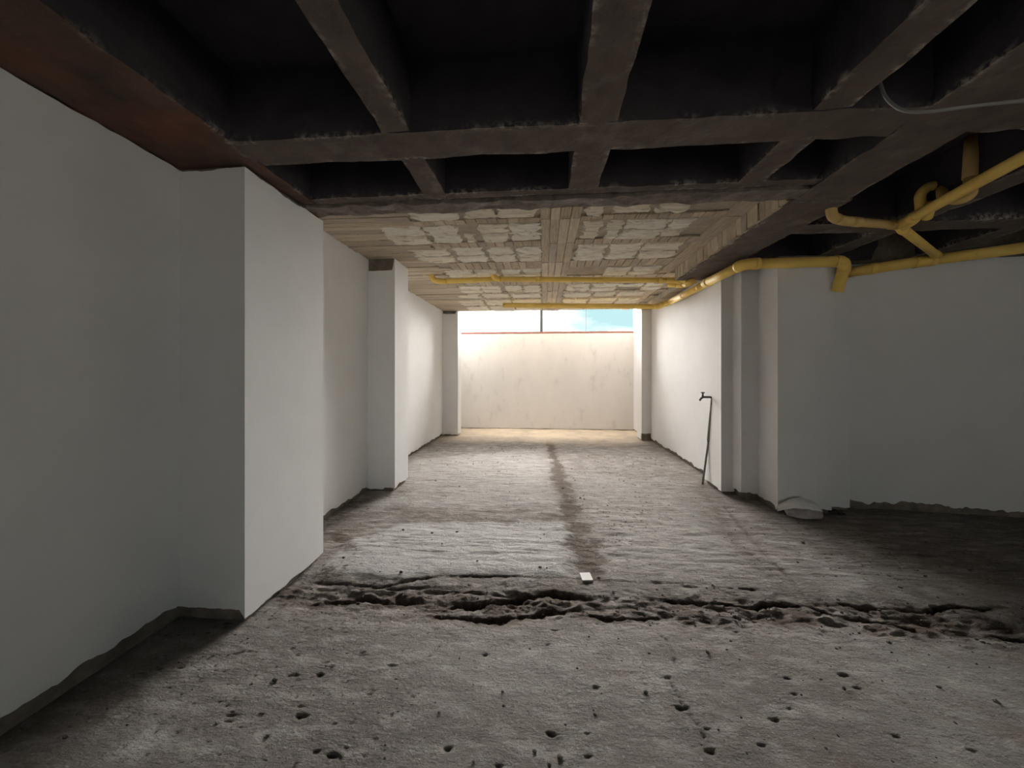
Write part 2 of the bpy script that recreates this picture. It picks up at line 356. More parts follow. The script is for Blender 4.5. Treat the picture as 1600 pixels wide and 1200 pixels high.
F = np.stack([I[:-1, :-1], I[:-1, 1:], I[1:, 1:], I[1:, :-1]], -1).reshape(-1, 4)
cx = P[F].mean(1); keep = ~((cx[:, 1] > 4.6) & (cx[:, 0] > 2.4)); F = F[keep]
me = bpy.data.meshes.new('floor'); me.vertices.add(len(V)); me.vertices.foreach_set('co', V.ravel())
me.loops.add(F.size); me.loops.foreach_set('vertex_index', F.ravel().astype(np.int32)); me.polygons.add(len(F))
me.polygons.foreach_set('loop_start', np.arange(0, F.size, 4, dtype=np.int32)); me.update(calc_edges=True)
me.polygons.foreach_set('use_smooth', [True]*len(F)); me.materials.append(M['floor'])
for k, v in (('dirt_shade', dirt_shade), ('hole', hole), ('pale', pale), ('sand', sand), ('rear', back*(1-sand*.8))):
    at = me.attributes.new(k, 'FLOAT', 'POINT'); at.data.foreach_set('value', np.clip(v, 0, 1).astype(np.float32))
me.validate()
floor = bpy.data.objects.new('floor', me); col.objects.link(floor)
tag(floor, 'rough bare cement floor broken across by a jagged trench', 'floor', kind='structure')
# ------------------------------------------------------------------ walls: raw core and white plaster with ragged edges
ZN, ZF, ZC, ZT = 2.55, 2.72, 2.90, 3.12      # rib undersides, far ceiling, coffer tops, roof top
def coat(path, bottom, rag_b, top, rag_t, t=.014, seed=0, step=.018):
    """plaster skin following a plan path (interior on its left), ragged lower and upper edges, real thickness"""
    pts = [Vector((*p, 0)) for p in path]; out = []; s = 0
    for a, b in zip(pts[:-1], pts[1:]):
        Ls = (b-a).length; k = max(1, int(Ls/step))
        for i in range(k): out.append((a.lerp(b, i/k), (b-a).normalized(), s+Ls*i/k))
        s += Ls
    out.append((pts[-1], (pts[-1]-pts[-2]).normalized(), s))
    n = len(out); S = np.array([o[2] for o in out])
    rb = fbm1(S*9, seed, 4)*rag_b+np.clip(fbm1(S*2.2, seed+4, 2), 0, 1)*rag_b; rt = fbm1(S*5, seed+9, 4)*rag_t
    mb = MB(); v = []; f = []
    for i, (p, d, s_) in enumerate(out):
        dn = d if i == 0 else (out[i-1][1]+d)
        if i < n-1 and i > 0: dn = out[i-1][1]+d
        # inward normal of the wall core (to the right of the path)
        nr = Vector((dn.y, -dn.x, 0)); 
        if nr.length > 0: nr.normalize()
        cosh = max(.5, nr.dot(Vector((d.y, -d.x, 0)))); q = p+nr*(t/cosh)
        b0 = (bottom(s_) if callable(bottom) else bottom)+rb[i]; t0 = (top(s_) if callable(top) else top)+rt[i]
        b0 = max(b0, .004)
        v += [(p.x, p.y, b0), (p.x, p.y, t0), (q.x, q.y, b0), (q.x, q.y, t0)]
    for i in range(n-1):
        a = 4*i; c = a+4
        f += [(a, a+1, c+1, c), (a+2, c+2, c+3, a+3), (a, c, c+2, a+2), (a+1, a+3, c+3, c+1)]
    f += [(0, 2, 3, 1), (4*n-4, 4*n-3, 4*n-1, 4*n-2)]
    mb.add(v, f); return mb
T = .014
def wall(name, label, boxes, path, bottom, rb, top, rt, seed, m='plaster', part='plaster'):
    mb = MB()
    for b in boxes: mb.box(*b)
    o = mb.build(name, M['raw']); tag(o, label, 'wall', kind='structure')
    coat(path, bottom, rb, top, rt, T, seed).build(part, M[m], o)
    return o
wall('wall_left', 'long white plastered wall on the left, raw cement band at its foot', [(-2.30, -2.06-T, -4.4, 4.36, -.05, 2.9), (-2.45, -2.20-T, 4.36, 8.6, -.05, 2.9)],
     [(-2.06, -4.35), (-2.06, 4.34)], lambda s: .085 if s < 6.6 else .06, .022, lambda s: ZN-.01 if s < 6.9 else ZF-.01, .012, 3)
coat([(-2.20, 4.74), (-2.20, 8.58)], .055, .02, ZF-.01, .012, T, 5).build('plaster', M['plaster'], bpy.data.objects['wall_left'])
wall('wall_back', 'low weathered white wall across the far end, brick-red coping on top', [(-2.6, 2.6, 9.33+T, 9.50, -.05, 2.315)],
     [(-2.2, 9.33), (2.3, 9.33)], .012, .006, 2.312, .002, 7, 'back')
cp = MB(); 
for i in range(24):
    x0 = -2.6+i*5.2/24; dz = random.uniform(-.003, .003)
    c = MB(); c.rough((x0+.002, 9.31, 2.314+dz), (x0+5.2/24-.002, 9.52, 2.352+dz), .03, .002, .003, i, 'xXyYzZ')
    c.build('brick', M['coping'], bpy.data.objects['wall_back'])
wall('wall_right', 'white plastered wall on the right behind the tap', [(2.15+T, 2.45, 4.60, 8.0, -.05, 2.9)],
     [(2.15, 8.0), (2.15, 5.0), (2.035, 5.0), (2.035, 4.56)][:2], .055, .02, ZF-.02, .01, 11)
wall('wall_patio', 'tall white side wall of the open patio beyond the right pillar', [(2.13+T, 2.45, 8.0, 9.5, -.05, 4.2)],
     [(2.13, 9.33), (2.13, 8.02)], .03, .01, 4.15, .002, 13)
ob = MB(); ob.box(-2.45, -2.12, 8.6, 9.5, -.05, 2.35); tag(ob.build('wall_patio', M['plaster']), 'left side wall of the patio, mostly hidden by the far left pillar', 'wall', kind='structure')
# wing wall, slightly angled
a0 = Vector((3.02, 4.22, 0)); a1 = Vector((6.6, 3.86, 0))
mb = MB(); n0 = Vector((a1.y-a0.y, -(a1.x-a0.x), 0)).normalized()*-1
q = [a0+n0*T, a1+n0*T, a1+n0*.25, a0+n0*.25]
mb.add([(p.x, p.y, -.05) for p in q]+[(p.x, p.y, 2.9) for p in q], [(0, 3, 2, 1), (4, 5, 6, 7), (0, 1, 5, 4), (1, 2, 6, 5), (2, 3, 7, 6), (3, 0, 4, 7)])
ww = mb.build('wall_wing', M['raw']); tag(ww, 'shadowed bluish-white wall at the right edge under the yellow pipe', 'wall', kind='structure')
coat([(a0.x, a0.y), (a1.x, a1.y)][::-1], .065, .03, 2.50, .01, T, 15).build('plaster', M['plaster'], ww)
# closing walls out of view; their doorways are added to let in fill light
mb = MB(); mb.box(6.5, 6.7, -.5, 4.1, -.05, 2.9); mb.box(6.5, 6.7, -4.4, -3.4, -.05, 2.9); mb.box(6.5, 6.7, -3.4, -.5, 2.3, 2.9); tag(mb.build('wall_wing_end', M['plaster']), 'end wall of the side wing with an added doorway for fill light', 'wall', kind='structure')
mb = MB(); mb.box(.8, 6.7, -4.4, -4.2, -.05, 2.9); mb.box(-2.3, 0, -4.4, -4.2, -.05, 2.9); mb.box(0, .8, -4.4, -4.2, 2.1, 2.9)
tag(mb.build('wall_front', M['plaster']), 'street wall behind the viewer with a doorway added for fill light', 'wall', kind='structure')
mb = MB(); mb.box(-30, 30, -40, -4.4, -.3, -.03); mb.box(6.7, 30, -4.4, 30, -.3, -.03); tag(mb.build('ground', M['ground']), 'open ground outside the added doorways', 'ground', kind='structure')
# ------------------------------------------------------------------ pillars
def pillar(label, x0, x1, y0, y1, ztop, side, path, bottom, rb, top, rt, seed):
    mb = MB(); mb.rough((x0+(T if side == 'R' else 0), y0+T, -.03), (x1-(T if side == 'L' else 0), y1-T, ztop), .06, .003, .004, seed, 'xXyYZ')
    o = mb.build('pillar', M['raw'], attr='edge'); tag(o, label, 'pillar', kind='structure')
    coat(path, bottom, rb, top, rt, T, seed).build('plaster', M['plaster'], o)
    return o
# left pillars: path with the room on its left -> run from the far corner round to the wall
pillar('nearest left pillar, white plaster with raw dark foot', -2.07, -1.665, 2.01, 2.74, ZN, 'L', [(-2.06, 2.01), (-1.665, 2.01), (-1.665, 2.74), (-2.06, 2.74)],
       lambda s: .075 if s < .38 else .03, .012, lambda s: ZN-.03, .018, 21)
pillar('middle left pillar with raw unplastered head', -2.20, -1.735, 4.33, 4.74, ZF, 'L', [(-2.06, 4.33), (-1.735, 4.33), (-1.735, 4.74), (-2.19, 4.74)],
       lambda s: .03 if s < .2 else .05, .02, lambda s: ZF-.155 if s < .31 else ZF-.02, .008, 22)
pillar('farthest left pillar beside the patio opening', -2.22, -1.865, 8.17, 8.45, ZF, 'L', [(-2.2, 8.17), (-1.865, 8.17), (-1.865, 8.45), (-2.2, 8.45)],
       .03, .015, lambda s: ZF-.08 if s < .3 else ZF-.03, .01, 23)
pillar('farthest right pillar with raw concrete foot beside the patio opening', 1.965, 2.16, 7.90, 8.28, ZF, 'R', [(1.965, 8.28), (1.965, 7.90), (2.15, 7.90)],
       lambda s: .02 if s < .33 else .15, .01, lambda s: ZF-.03 if s < .36 else ZF-.09, .008, 24)
pillar('narrow right pilaster carrying the tap pipe', 2.02, 2.3, 4.56, 5.0, ZN, 'R', [(2.15, 5.0), (2.02, 5.0), (2.02, 4.56), (2.15, 4.56)],
       lambda s: .04 if s < .5 else .03, .015, lambda s: ZN-.02, .01, 25)
pillar('right pilaster between the tap and the broad pillar', 2.145, 2.5, 4.37, 4.60, ZN, 'R', [(2.145, 4.58), (2.145, 4.37), (2.34, 4.37)],
       .085, .02, lambda s: ZN-.02, .01, 26)
pillar('broad right pillar in shadow with the plastic bag at its foot', 2.325, 2.80, 4.03, 4.5, ZN, 'R', [(2.325, 4.40), (2.325, 4.03), (2.80, 4.03), (2.80, 4.14)],
       lambda s: .06 if s < .35 else .03, .015, lambda s: ZN-.03, .012, 27)
pillar('shallow pilaster set back at the corner of the shadowed wing', 2.80, 3.04, 4.13, 4.5, ZN, 'R', [(2.78, 4.13), (3.04, 4.13), (3.04, 4.25)],
       .03, .015, lambda s: ZN-.03, .012, 28)
# ------------------------------------------------------------------ ceiling
mb = MB()
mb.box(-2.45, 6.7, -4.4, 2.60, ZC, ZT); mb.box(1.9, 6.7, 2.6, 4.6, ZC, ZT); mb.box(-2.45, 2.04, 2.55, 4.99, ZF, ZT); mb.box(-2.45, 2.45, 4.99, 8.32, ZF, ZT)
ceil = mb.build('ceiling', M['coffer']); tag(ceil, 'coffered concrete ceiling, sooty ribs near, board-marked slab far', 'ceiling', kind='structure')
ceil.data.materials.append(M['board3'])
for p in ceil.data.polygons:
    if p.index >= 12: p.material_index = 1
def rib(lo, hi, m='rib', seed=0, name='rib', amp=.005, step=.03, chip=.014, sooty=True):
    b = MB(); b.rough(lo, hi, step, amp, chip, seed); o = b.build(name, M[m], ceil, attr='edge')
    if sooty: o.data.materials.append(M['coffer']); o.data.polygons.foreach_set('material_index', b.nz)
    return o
Yb = -4.2
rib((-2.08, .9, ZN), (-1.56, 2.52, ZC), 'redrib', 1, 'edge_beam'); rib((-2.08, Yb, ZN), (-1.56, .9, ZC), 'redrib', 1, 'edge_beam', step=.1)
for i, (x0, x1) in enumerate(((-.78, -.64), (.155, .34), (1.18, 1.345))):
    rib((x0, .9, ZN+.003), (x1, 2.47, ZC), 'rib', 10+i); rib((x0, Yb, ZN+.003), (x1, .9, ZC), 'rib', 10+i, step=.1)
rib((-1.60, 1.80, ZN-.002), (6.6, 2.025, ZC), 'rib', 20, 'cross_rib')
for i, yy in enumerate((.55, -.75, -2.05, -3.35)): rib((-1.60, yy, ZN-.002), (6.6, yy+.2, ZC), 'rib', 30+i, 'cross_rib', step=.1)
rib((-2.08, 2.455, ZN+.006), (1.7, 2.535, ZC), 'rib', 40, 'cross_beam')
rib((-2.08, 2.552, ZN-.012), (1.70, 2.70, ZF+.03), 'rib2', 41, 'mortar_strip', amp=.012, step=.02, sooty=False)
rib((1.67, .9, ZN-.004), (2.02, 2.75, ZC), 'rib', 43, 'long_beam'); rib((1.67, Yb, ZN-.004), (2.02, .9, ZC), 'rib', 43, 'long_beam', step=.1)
# the beam's far half: inner face board-marked
b = MB(); b.rough((1.68, 2.75, ZN-.004), (2.06, 5.02, ZC), .035, .006, .014, 44); o = b.build('long_beam', M['rib'], ceil, attr='edge')
for i in range(26):
    y0 = 2.78+i*.086; bb = MB(); dx = random.uniform(-.004, .004); zt = ZN+.01+random.uniform(-.004, .01)
    bb.rough((1.655+dx, y0+.003, zt), (1.70, y0+.082, ZF-.004), .05, .0025, .004, 300+i, 'xyYz')
    bb.build('board', M[random.choice(['board', 'board2', 'board3'])], ceil, attr='edge')
# wing ribs
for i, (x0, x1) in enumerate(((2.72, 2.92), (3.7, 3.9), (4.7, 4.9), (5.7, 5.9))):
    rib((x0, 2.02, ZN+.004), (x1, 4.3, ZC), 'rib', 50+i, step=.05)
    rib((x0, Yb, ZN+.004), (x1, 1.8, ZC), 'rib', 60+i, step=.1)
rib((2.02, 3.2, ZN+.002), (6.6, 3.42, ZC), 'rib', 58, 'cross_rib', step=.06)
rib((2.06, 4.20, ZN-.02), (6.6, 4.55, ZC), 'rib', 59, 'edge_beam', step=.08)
# far ceiling: shuttering boards and blocks of filler
def board(x0, x1, y0, y1, proud, m, seed):
    bb = MB(); g = .003
    bb.rough((x0+g, y0+g, ZF-proud), (x1-g, y1-g, ZF+.002), .09, .0028, .004, seed, 'xXyYz')
    bb.build('board', M[m], ceil, attr='edge')
BM = ['board', 'board', 'board2', 'board3']
rows = [(2.72, 3.26, 'n'), (3.36, 3.83, ''), (4.00, 4.55, ''), (4.86, 5.28, ''), (5.82, 6.28, ''), (6.42, 6.76, ''), (6.98, 7.5, '')]
k = 0
# centre rib: boards running along the corridor
xb = [-.03, .055, .135, .225, .31]
ycut = [2.72, 3.30, 3.92, 4.62, 5.4, 6.3, 7.3, 8.3]
for a, b_ in zip(xb[:-1], xb[1:]):
    for y0, y1 in zip(ycut[:-1], ycut[1:]):
        board(a, b_, y0, y1, random.uniform(.016, .024), random.choice(BM)+'y', 400+k); k += 1
# cross ribs: short boards side by side
gaps = [(3.26, 3.36), (3.84, 4.0), (4.56, 4.86), (5.30, 5.80), (6.29, 6.42), (6.78, 6.97), (7.52, 7.62)]
for y0, y1 in gaps:
    for x0, x1 in ((-1.15, -.03), (.31, 1.60 if y0 < 5 else 2.1)):
        nb = max(1, round((x1-x0)/.092))
        for i in range(nb):
            board(x0+(x1-x0)*i/nb, x0+(x1-x0)*(i+1)/nb, y0, y1, random.uniform(.014, .022), random.choice(BM)+'y', 500+k); k += 1
# left margin: boards running across, stepping in width
yy = 2.72
while yy < 8.25:
    wd = random.uniform(.075, .11); xe = -1.18 if yy < 4.3 else -1.3
    xs0 = -2.09 if yy < 4.3 else -2.2
    board(xs0, xe+random.uniform(-.06, .12), yy, min(yy+wd, 8.3), random.uniform(.010, .024), random.choice(BM)+'x', 700+k); k += 1; yy += wd
for i in range(8):   # boarded haunch along the head of the right wall
    bb = MB(); y0 = 5.03+i*.41; bb.rough((1.96, y0+.003, 2.635), (2.16, y0+.405, ZF+.002), .07, .004, .008, 850+i, 'xXyYz'); bb.build('board', M[random.choice(BM)], ceil, attr='edge')
# thin boards along the right margin
for i in range(9):
    y0 = 2.75+i*.62
    if y0 > 4.95: xr = (1.62, 1.80)
    else: xr = (1.50, 1.66)
    board(xr[0], xr[1], y0, min(y0+.615, 8.3), .020, random.choice(BM)+'y', 800+i)
# filler blocks: jagged flat lumps, gouged across
def block(x0, x1, y0, y1, seed, m, proud=.016):
    nx_ = max(4, int((x1-x0)/.022)); ny_ = max(4, int((y1-y0)/.022))
    U, Vv = np.meshgrid(np.linspace(0, 1, nx_+1), np.linspace(0, 1, ny_+1)); U = U.ravel(); Vv = Vv.ravel()
    px = x0+(x1-x0)*U; py = y0+(y1-y0)*Vv
    q = np.stack([px, py, px*0+seed*.7], 1)
    eu = np.abs(U*2-1)**6; ev = np.abs(Vv*2-1)**6
    px = px+fbm(q*np.array([9, 26, 1]), seed, 3)*.035*eu; py = py+fbm(q*np.array([16, 10, 1]), seed+2, 3)*.022*ev
    g = fbm(q*np.array([5, 30, 1]), seed+5, 3)
    hgt = proud*(1-.4*np.maximum(eu, ev))+.007*g-.016*np.clip((np.abs(fbm(q*np.array([2.5, 22, 1]), seed+8, 3))-.0), 0, .12)/.12*-1-.016
    vz = ZF-np.maximum(hgt, .003)
    n = len(px); W = nx_+1
    v = [(px[i], py[i], vz[i]) for i in range(n)]+[(px[i], py[i], ZF+.002) for i in range(n)]
    f = [(j*W+i, (j+1)*W+i, (j+1)*W+i+1, j*W+i+1) for j in range(ny_) for i in range(nx_)]
    for i in range(nx_): f += [(i, i+1, n+i+1, n+i), (ny_*W+i, n+ny_*W+i, n+ny_*W+i+1, ny_*W+i+1)]
    for j in range(ny_): f += [(j*W, n+j*W, n+(j+1)*W, (j+1)*W), (j*W+nx_, (j+1)*W+nx_, n+(j+1)*W+nx_, n+j*W+nx_)]
    mesh_obj('filler_block', v, f, M[m], ceil)
sd = 900
def blocks(y0, y1, cuts, splits=1):
    global sd
    for (a, b_) in cuts:
        h = (y1-y0)/splits
        for s_ in range(splits):
            sd += 1
            if random.random() < .05: continue
            block(a+random.uniform(0, .02), b_-random.uniform(0, .02), y0+h*s_+.004+random.uniform(0, .012), y0+h*(s_+1)-.004-random.uniform(0, .012), sd,
                  random.choice(['filler', 'filler2']), random.uniform(.022, .040))
blocks(2.98, 3.24, [(-1.12, -.72), (-.66, -.40), (-.38, -.05), (.34, .48), (.55, .86), (.88, 1.14), (1.16, 1.42)], 1)
blocks(3.38, 3.84, [(-1.52, -1.12), (-1.10, -.80), (-.78, -.66), (-.60, -.34), (-.32, -.04), (.34, .52), (.58, .70), (.72, 1.10), (1.12, 1.3)], 2)
blocks(4.00, 4.55, [(-1.45, -1.02), (-1.00, -.66), (-.60, -.32), (-.30, -.03), (.34, .66), (.70, 1.02), (1.04, 1.44)], 2)
blocks(4.88, 5.28, [(-1.30, -.92), (-.90, -.60), (-.56, -.3), (-.28, -.04), (.34, .72), (.78, 1.1), (1.12, 1.45)], 1)
blocks(5.84, 6.28, [(-1.35, -1.0), (-.98, -.66), (-.62, -.34), (-.32, -.05), (.34, .70), (.74, 1.12), (1.14, 1.50), (1.52, 1.8)], 2)
blocks(6.43, 6.77, [(-1.5, -1.1), (-1.06, -.6), (-.56, -.06), (.34, .8), (.84, 1.2), (1.24, 1.7)], 1)
blocks(6.99, 7.5, [(-1.6, -1.15), (-1.1, -.62), (-.58, -.06), (.34, .8), (.84, 1.3), (1.34, 1.75)], 2)
blocks(7.64, 8.2, [(-1.6, -1.15), (-1.1, -.62), (-.58, -.06), (.34, .8), (.84, 1.3), (1.34, 1.8)], 2)
# ------------------------------------------------------------------ yellow drain pipes
def bend(pts, r=.08, n=7):
    """round the corners of a polyline"""
    pts = [Vector(p) for p in pts]; out = [pts[0]]
    for a, b_, c in zip(pts[:-2], pts[1:-1], pts[2:]):
        u = (a-b_); v = (c-b_); rr = min(r, u.length*.48, v.length*.48); p0 = b_+u.normalized()*rr; p1 = b_+v.normalized()*rr
        for i in range(n+1):
            t = i/n; out.append(p0.lerp(b_, t).lerp(b_.lerp(p1, t), t))
    out.append(pts[-1]); return out
def run(label, pts, r, m='pipe', elbows=True, r_b=.08, group=None, collars=()):
    root = empty('drain_pipe', pts[0]); tag(root, label, 'pipe', group)
    pts = [Vector(p) for p in pts]; o = Vector(pts[0])
    cs = {}
    for i in range(len(pts)-1):
        a, b_ = pts[i], pts[i+1]; d = (b_-a).normalized(); L0 = (b_-a).length
        s0 = min(r_b, L0*.45) if i > 0 else 0; s1 = min(r_b, L0*.45) if i < len(pts)-2 else 0
        q = MB(); q.tube([a+d*s0-o, b_-d*s1-o], r, 16); q.build('pipe', M[m], root, True)
        for e, s_ in ((a+d*s0, i > 0), (b_-d*s1, i < len(pts)-2)):
            if s_: cs.setdefault(i if e == a+d*s0 else i+1, []).append((e, d))
    for i in range(1, len(pts)-1):
        a, b_, c = pts[i-1], pts[i], pts[i+1]; u = (a-b_); v = (c-b_); r0 = min(r_b, u.length*.45); r1 = min(r_b, v.length*.45)
        p0 = b_+u.normalized()*r0; p1 = b_+v.normalized()*r1
        path = [p0+u.normalized()*.02]+[p0.lerp(b_, t/7).lerp(b_.lerp(p1, t/7), t/7) for t in range(8)]+[p1+v.normalized()*.02]
        rr = [r*1.16]+[r*1.10]*8+[r*1.16]
        q = MB(); q.tube([p-o for p in path], rr, 16); q.build('elbow', M[m], root, True)
    for (i, t) in collars:
        a, b_ = pts[i], pts[i+1]; d = (b_-a).normalized(); c = a.lerp(b_, t)
        q = MB(); q.tube([c-d*.028-o, c-d*.024-o, c+d*.024-o, c+d*.028-o], [r*1.05, r*1.14, r*1.14, r*1.05], 16); q.build('collar', M[m], root, True)
    return root
# far transverse pipes
Y1 = 5.10; z1 = 2.635
A = lambda x, y, Y: ony(x, y, Y)
run('yellow pipe crossing under the pale ceiling, bent up at its left end', [A(768, 424, Y1-.05)+Vector((0, 0, .04)), A(772, 436, Y1), A(1052, 438, Y1), A(1085, 437, Y1-.12)], .034, r_b=.07, collars=[(1, .25), (1, .62), (1, .93)])
run('short yellow pipe left of the long crossing one, two bends', [A(672, 424, Y1)+Vector((0, 0, .03)), A(676, 437, Y1), A(690, 440, Y1), A(775, 436, Y1+.02)], .034, r_b=.05, collars=[(2, .6)])
run('shortest yellow pipe stub at the far left of the pale ceiling', [A(650, 419, Y1+.1), A(655, 426, Y1+.05), A(664, 428, Y1), A(664, 422, Y1)], .03, r_b=.03)
run('farthest yellow pipe along the top of the patio opening, turning along the right wall', [A(786, 477, 6.95), A(1028, 479, 6.85), Vector((2.075, 6.6, 2.545)), Vector((2.03, 4.98, 2.50))], .044, r_b=.06, collars=[(0, .3), (2, .45), (2, .85)])
run('yellow pipe joining the wall pipe by a slanted branch fitting', [A(1045, 444, 5.35), A(1066, 445, 5.2), A(1082, 440, 4.9)], .04, r_b=.05, collars=[(1, .6)])
run('thick yellow pipe wrapping the tops of the right pillars, dropping at its right end', [A(1104, 442, 4.95), Vector((1.955, 4.86, 2.47)), Vector((1.955, 3.94, 2.45)), A(1322, 408, 3.93), A(1308, 456, 4.0)], .05, r_b=.08, collars=[(1, .1), (1, .9), (2, .12)])
run('thick yellow pipe running along the top of the shadowed wing wall', [A(1322, 426, 4.05), A(1440, 408, 3.95), A(1640, 382, 3.75), Vector((6.45, 3.52, 2.57))], .05, 'pipe', r_b=.04, collars=[(0, .35), (1, .08)])
# right wing: branch, slanting pipe, side pipe and trap
J = onz(1404, 352, 2.50)
run('slanting yellow branch dropping from the fork to the wing wall pipe', [J+Vector((.0, .0, -.005)), A(1466, 401, 3.92)], .033, 'pipe', collars=[(0, .1), (0, .92)])
run('straight yellow pipe rising toward the upper right of the photo', [J, J+(onz(1680, 202, 2.50)-J)*2.2], .034, 'pipe', collars=[(0, .06)])
run('short yellow pipe left of the fork, elbow turned up', [onz(1299, 332, 2.52)+Vector((0, 0, .12)), onz(1299, 338, 2.50), onz(1316, 345, 2.50), J], .031, 'pipe_old', r_b=.05, collars=[(2, .25), (2, .9)])
tp = empty('drain_trap', onz(1520, 262, 2.5)); tag(tp, 'looped yellow drain trap hanging behind the straight slanting pipe', 'pipe'); o = tp.location.copy()
zc = lambda x, y, z_: onz(x, y, z_)
def yc(x, y, c):   # point at camera distance c along the view axis
    r = ray(x, y); f_ = Vector((-math.sin(YAW), math.cos(YAW), 0)); return Vector((0, 0, H))+r*(c/r.dot(f_))
q = MB(); q.tube([yc(1521, 214, 2.45)-o, yc(1517, 278, 2.45)-o], .04, 16); q.build('drop_pipe', M['pipe_old'], tp, True)
q = MB(); q.tube([p-o for p in bend([yc(1517, 276, 2.45), yc(1516, 305, 2.45), yc(1498, 312, 2.5), yc(1474, 309, 2.6), yc(1473, 296, 2.65)], .12)], .034, 16); q.build('u_bend', M['pipe_old'], tp, True)
q = MB(); q.tube([p-o for p in bend([yc(1474, 304, 2.65), yc(1468, 291, 2.68), yc(1452, 290, 2.7), yc(1437, 303, 2.72), yc(1439, 330, 2.76), yc(1428, 345, 2.8), J+Vector((.03, 0, -.01))], .10)], .031, 16); q.build('loop_bend', M['pipe'], tp, True)
q = MB(); q.tube([yc(1454, 318, 2.68)-o, yc(1448, 340, 2.76)-o], .033, 16); q.build('collar', M['pipe'], tp, True)
# ------------------------------------------------------------------ conduit under the ribs
q = MB(); pts = bend([yc(1372, 120, 1.62), yc(1384, 156, 1.6), yc(1412, 175, 1.56), yc(1450, 175, 1.53), yc(1540, 163, 1.5), yc(1680, 150, 1.46), yc(1680, 150, 1.46)+(yc(1680, 150, 1.46)-yc(1540, 163, 1.5))*6], .06)
tag(q.tube(pts, .0065, 10) or q.build('conduit', M['wire'], None, True), 'thin grey conduit sagging under the dark ribs at upper right', 'conduit')
# ------------------------------------------------------------------ tap with riser
bt = Vector((1.985, 4.90, 0)); tp0 = A(1113, 622, 4.78); 
tr_ = empty('tap', bt); tag(tr_, 'old metal tap on a leaning thin pipe against the right wall', 'tap'); o = bt
base = Vector((1.955, 4.93, .0)); mid = A(1107, 688, 4.88); top = A(1113, 624, 4.80)
q = MB(); q.tube([base-o, mid-o], .012, 10); q.build('lower_pipe', M['riser'], tr_, True)
q = MB(); q.tube([mid-Vector((0, 0, .02))-o, mid+Vector((0, 0, .01))-o], .016, 12); q.build('pipe_joint', M['tap'], tr_, True)
q = MB(); q.tube([mid-o, top-o], .019, 12); q.build('upper_pipe', M['riser'], tr_, True)
q = MB(); q.tube([top-Vector((0, 0, .06))-o, top-Vector((0, 0, .035))-o], .018, 12); q.build('pipe_joint', M['tap'], tr_, True)
q = MB(); q.tube([p-o for p in bend([top, A(1116, 619, 4.78), A(1121, 623, 4.70), A(1127, 631, 4.60)], .03)], .010, 10); q.build('feed_pipe', M['wire'], tr_, True)
q = MB(); q.tube([p-o for p in bend([top, A(1112, 620.5, 4.80), A(1097, 620.5, 4.83), A(1094, 625, 4.83)], .03)], [.012]*2+[.014]*20, 12) if False else q.tube([p-o for p in bend([top, A(1111, 620.5, 4.80), A(1097, 620.5, 4.83), A(1093, 626, 4.84)], .035)], .0125, 12); q.build('spout', M['tap'], tr_, True)
q = MB(); hb = A(1098, 620, 4.83); q.tube([hb-o, hb+Vector((0, 0, .045))-o], [.013, .009], 10); vst = q.build('valve_stem', M['tap'], tr_, True)
q = MB(); ht = hb+Vector((0, 0, .05)); q.tube([ht+Vector((-.022, 0, 0))-o, ht-o, ht+Vector((.022, 0, 0))-o], [.006, .009, .006], 10); q.build('handle', M['tap'], vst, True)
# ------------------------------------------------------------------ plastic bag
bc = onz(1256, 806); bc.z = 0
bg_ = empty('plastic_bag', bc); tag(bg_, 'crumpled white plastic bag slumped at the broad right pillar', 'bag')
bm = bmesh.new(); bmesh.ops.create_icosphere(bm, subdivisions=5, radius=1)
co = np.array([v.co for v in bm.verts]); nn = fbm(co*2.1, 3, 3); n2 = fbm(co*np.array([3, 3, 9]), 9, 3)
for v, a, b_ in zip(bm.verts, nn, n2):
    c = v.co*(1+.10*a+.06*b_); x, y_, z_ = math.copysign(abs(c.x)**.8, c.x)*.158, c.y*.11, math.copysign(abs(c.z)**.75, c.z)*.085
    if z_ < -.04: z_ = -.04-(abs(z_)-.04)*.1
    wz = 1-.18*max(0, c.z); v.co = (x*wz+(.012*c.z), y_*wz, z_+.046)
me = bpy.data.meshes.new('contents'); bm.to_mesh(me); bm.free(); me.materials.append(M['bagfill']); me.polygons.foreach_set('use_smooth', [True]*len(me.polygons))
ob = bpy.data.objects.new('contents', me); col.objects.link(ob); ob.parent = bg_
# film: gathered mouth draped over the top and pulled out to the left
nu, nv = 60, 24; U, Vv = np.meshgrid(np.linspace(0, 1, nu+1), np.linspace(-1, 1, nv+1)); U = U.ravel(); Vv = Vv.ravel()
cxs = np.interp(U, [0, .12, .3, .5, .75, 1], [-.25, -.20, -.12, -.02, .08, .135]); czs = np.interp(U, [0, .12, .3, .5, .75, 1], [.075, .105, .145, .165, .140, .105])
wid = np.interp(U, [0, .12, .3, .5, .75, 1], [.025, .045, .085, .115, .11, .05])
fold = fbm(np.stack([U*2.2, Vv*4.5, U*0], 1), 31, 3)
px = cxs+fold*.008; py = Vv*wid; pz = czs-(Vv**2)*np.interp(U, [0, .3, .6, 1], [.02, .04, .055, .05])+fold*.012
n = len(px); W = nu+1; th = .004
v = [(px[i], py[i], max(pz[i], .01)) for i in range(n)]+[(px[i], py[i], max(pz[i], .01)-th) for i in range(n)]
f = [(j*W+i, j*W+i+1, (j+1)*W+i+1, (j+1)*W+i) for j in range(nv) for i in range(nu)]
f += [tuple(n+k_ for k_ in q_[::-1]) for q_ in f]
for i in range(nu): f += [(i, n+i, n+i+1, i+1), (nv*W+i, nv*W+i+1, n+nv*W+i+1, n+nv*W+i)]
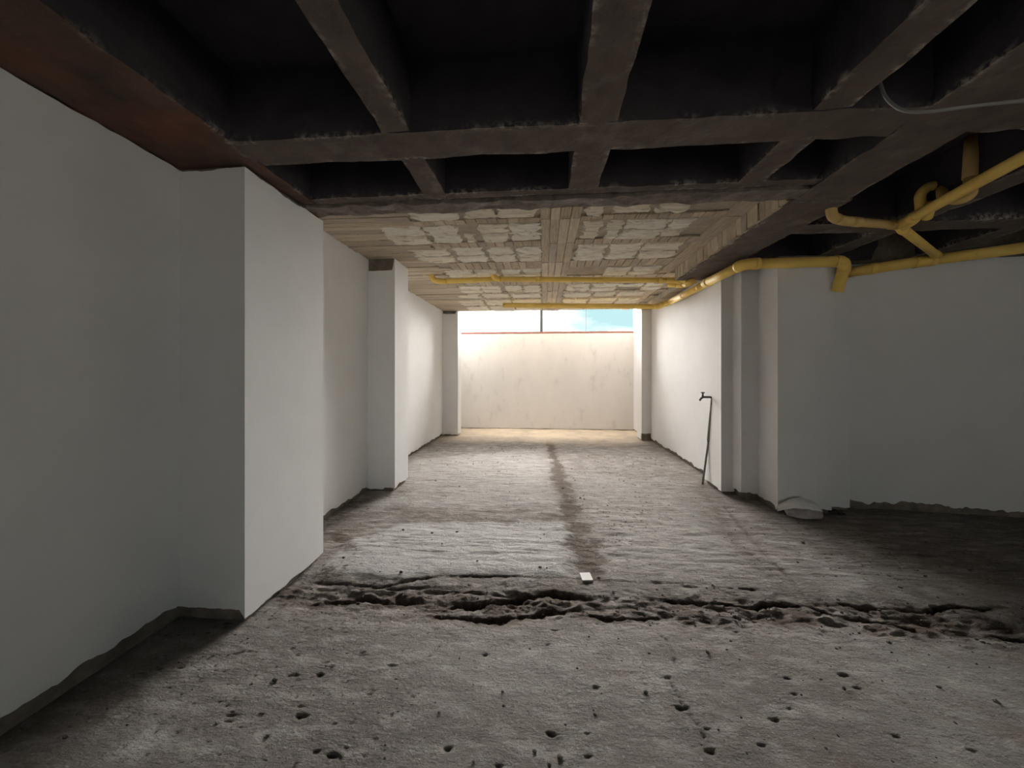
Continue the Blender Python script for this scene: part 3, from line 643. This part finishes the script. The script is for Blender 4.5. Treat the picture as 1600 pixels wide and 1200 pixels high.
for j in range(nv): f += [(j*W, (j+1)*W, n+(j+1)*W, n+j*W), (j*W+nu, n+j*W+nu, n+(j+1)*W+nu, (j+1)*W+nu)]
mesh_obj('film', v, f, M['bag'], bg_, True)
# ------------------------------------------------------------------ small things on the floor
c = onz(916, 903)
q = MB(); q.rough((-.036, -.045, -.004), (.036, .045, .006), .02, .002, .003, 5, 'xXyYzZ'); o = q.build('tile_chip', M['card']); o.location = (c.x, c.y, .004); o.rotation_euler = (.05, 0, .12)
tag(o, 'small square white tile chip lying by the trench edge', 'tile')
def lump(name, p, s, m, seed, label=None, cat=None, group=None):
    bm = bmesh.new(); bmesh.ops.create_icosphere(bm, subdivisions=2, radius=1)
    co = np.array([v.co for v in bm.verts]); a = fbm(co*1.6, seed, 2)
    for v, k_ in zip(bm.verts, a): v.co = Vector((v.co.x*s[0], v.co.y*s[1], v.co.z*s[2]))*(1+.28*k_)
    me = bpy.data.meshes.new(name); bm.to_mesh(me); bm.free(); me.materials.append(M[m])
    o = bpy.data.objects.new(name, me); col.objects.link(o); o.location = p
    if label: tag(o, label, cat, group)
    return o
lump('rubble_lump', onz(1303, 802)+Vector((0, 0, .015)), (.05, .03, .025), 'debris', 3, 'dark rubble lump at the corner right of the plastic bag', 'rubble')
lump('rubble_lump', onz(1315, 805)+Vector((0, 0, .01)), (.035, .022, .016), 'debris', 4, 'smaller dark rubble lump to the right of the first, foot of the set-back pilaster', 'rubble')
# grit scattered on the floor: uncountable, one object
q = MB(); ico = bmesh.new(); bmesh.ops.create_icosphere(ico, subdivisions=1, radius=1); iv = [v.co.copy() for v in ico.verts]; if_ = [[v.index for v in f.verts] for f in ico.faces]; ico.free()
def hgt_at(x, y_):
    i = min(max(np.searchsorted(ys, y_), 0), ny-1); j = min(max(np.searchsorted(xs, x), 0), nx-1); return z[i*nx+j]
for i in range(1500):
    y_ = 1.2+random.random()**1.6*5.5; x = random.uniform(-2.0, 1.95 if y_ > 4 else 3.8)
    if random.random() < .35: y_ = random.gauss(2.33, .12); x = random.uniform(-1.6, 3.2)
    if -2.1 < x < -1.62 and (1.95 < y_ < 2.8 or 4.2 < y_ < 4.8): continue
    s_ = random.choice([.0025, .003, .004, .006]) if random.random() < .95 else .011
    hz = hgt_at(x, y_); rx = [random.uniform(.6, 1.4) for _ in range(3)]
    q.add([(x+v.x*s_*rx[0], y_+v.y*s_*rx[1], hz+s_*.3+v.z*s_*rx[2]*.7) for v in iv], if_)
tag(q.build('grit', M['grit']), 'crumbs of grit strewn over the cement floor', 'rubble', kind='stuff')
# ------------------------------------------------------------------ outside: pole and cable
p = A(846, 517, 9.62)
q = MB(); q.box(p.x-.03, p.x+.03, 9.59, 9.65, -.05, 4.6); tag(q.build('pole', M['pole']), 'dark upright metal pole standing beyond the back wall', 'pole')
p = A(915.5, 517, 12)
q = MB(); q.tube([(p.x, 12, -.05), (p.x, 12, 6)], .008, 8); tag(q.build('cable', M['wire']), 'thin vertical cable against the sky, right of the pole', 'cable')
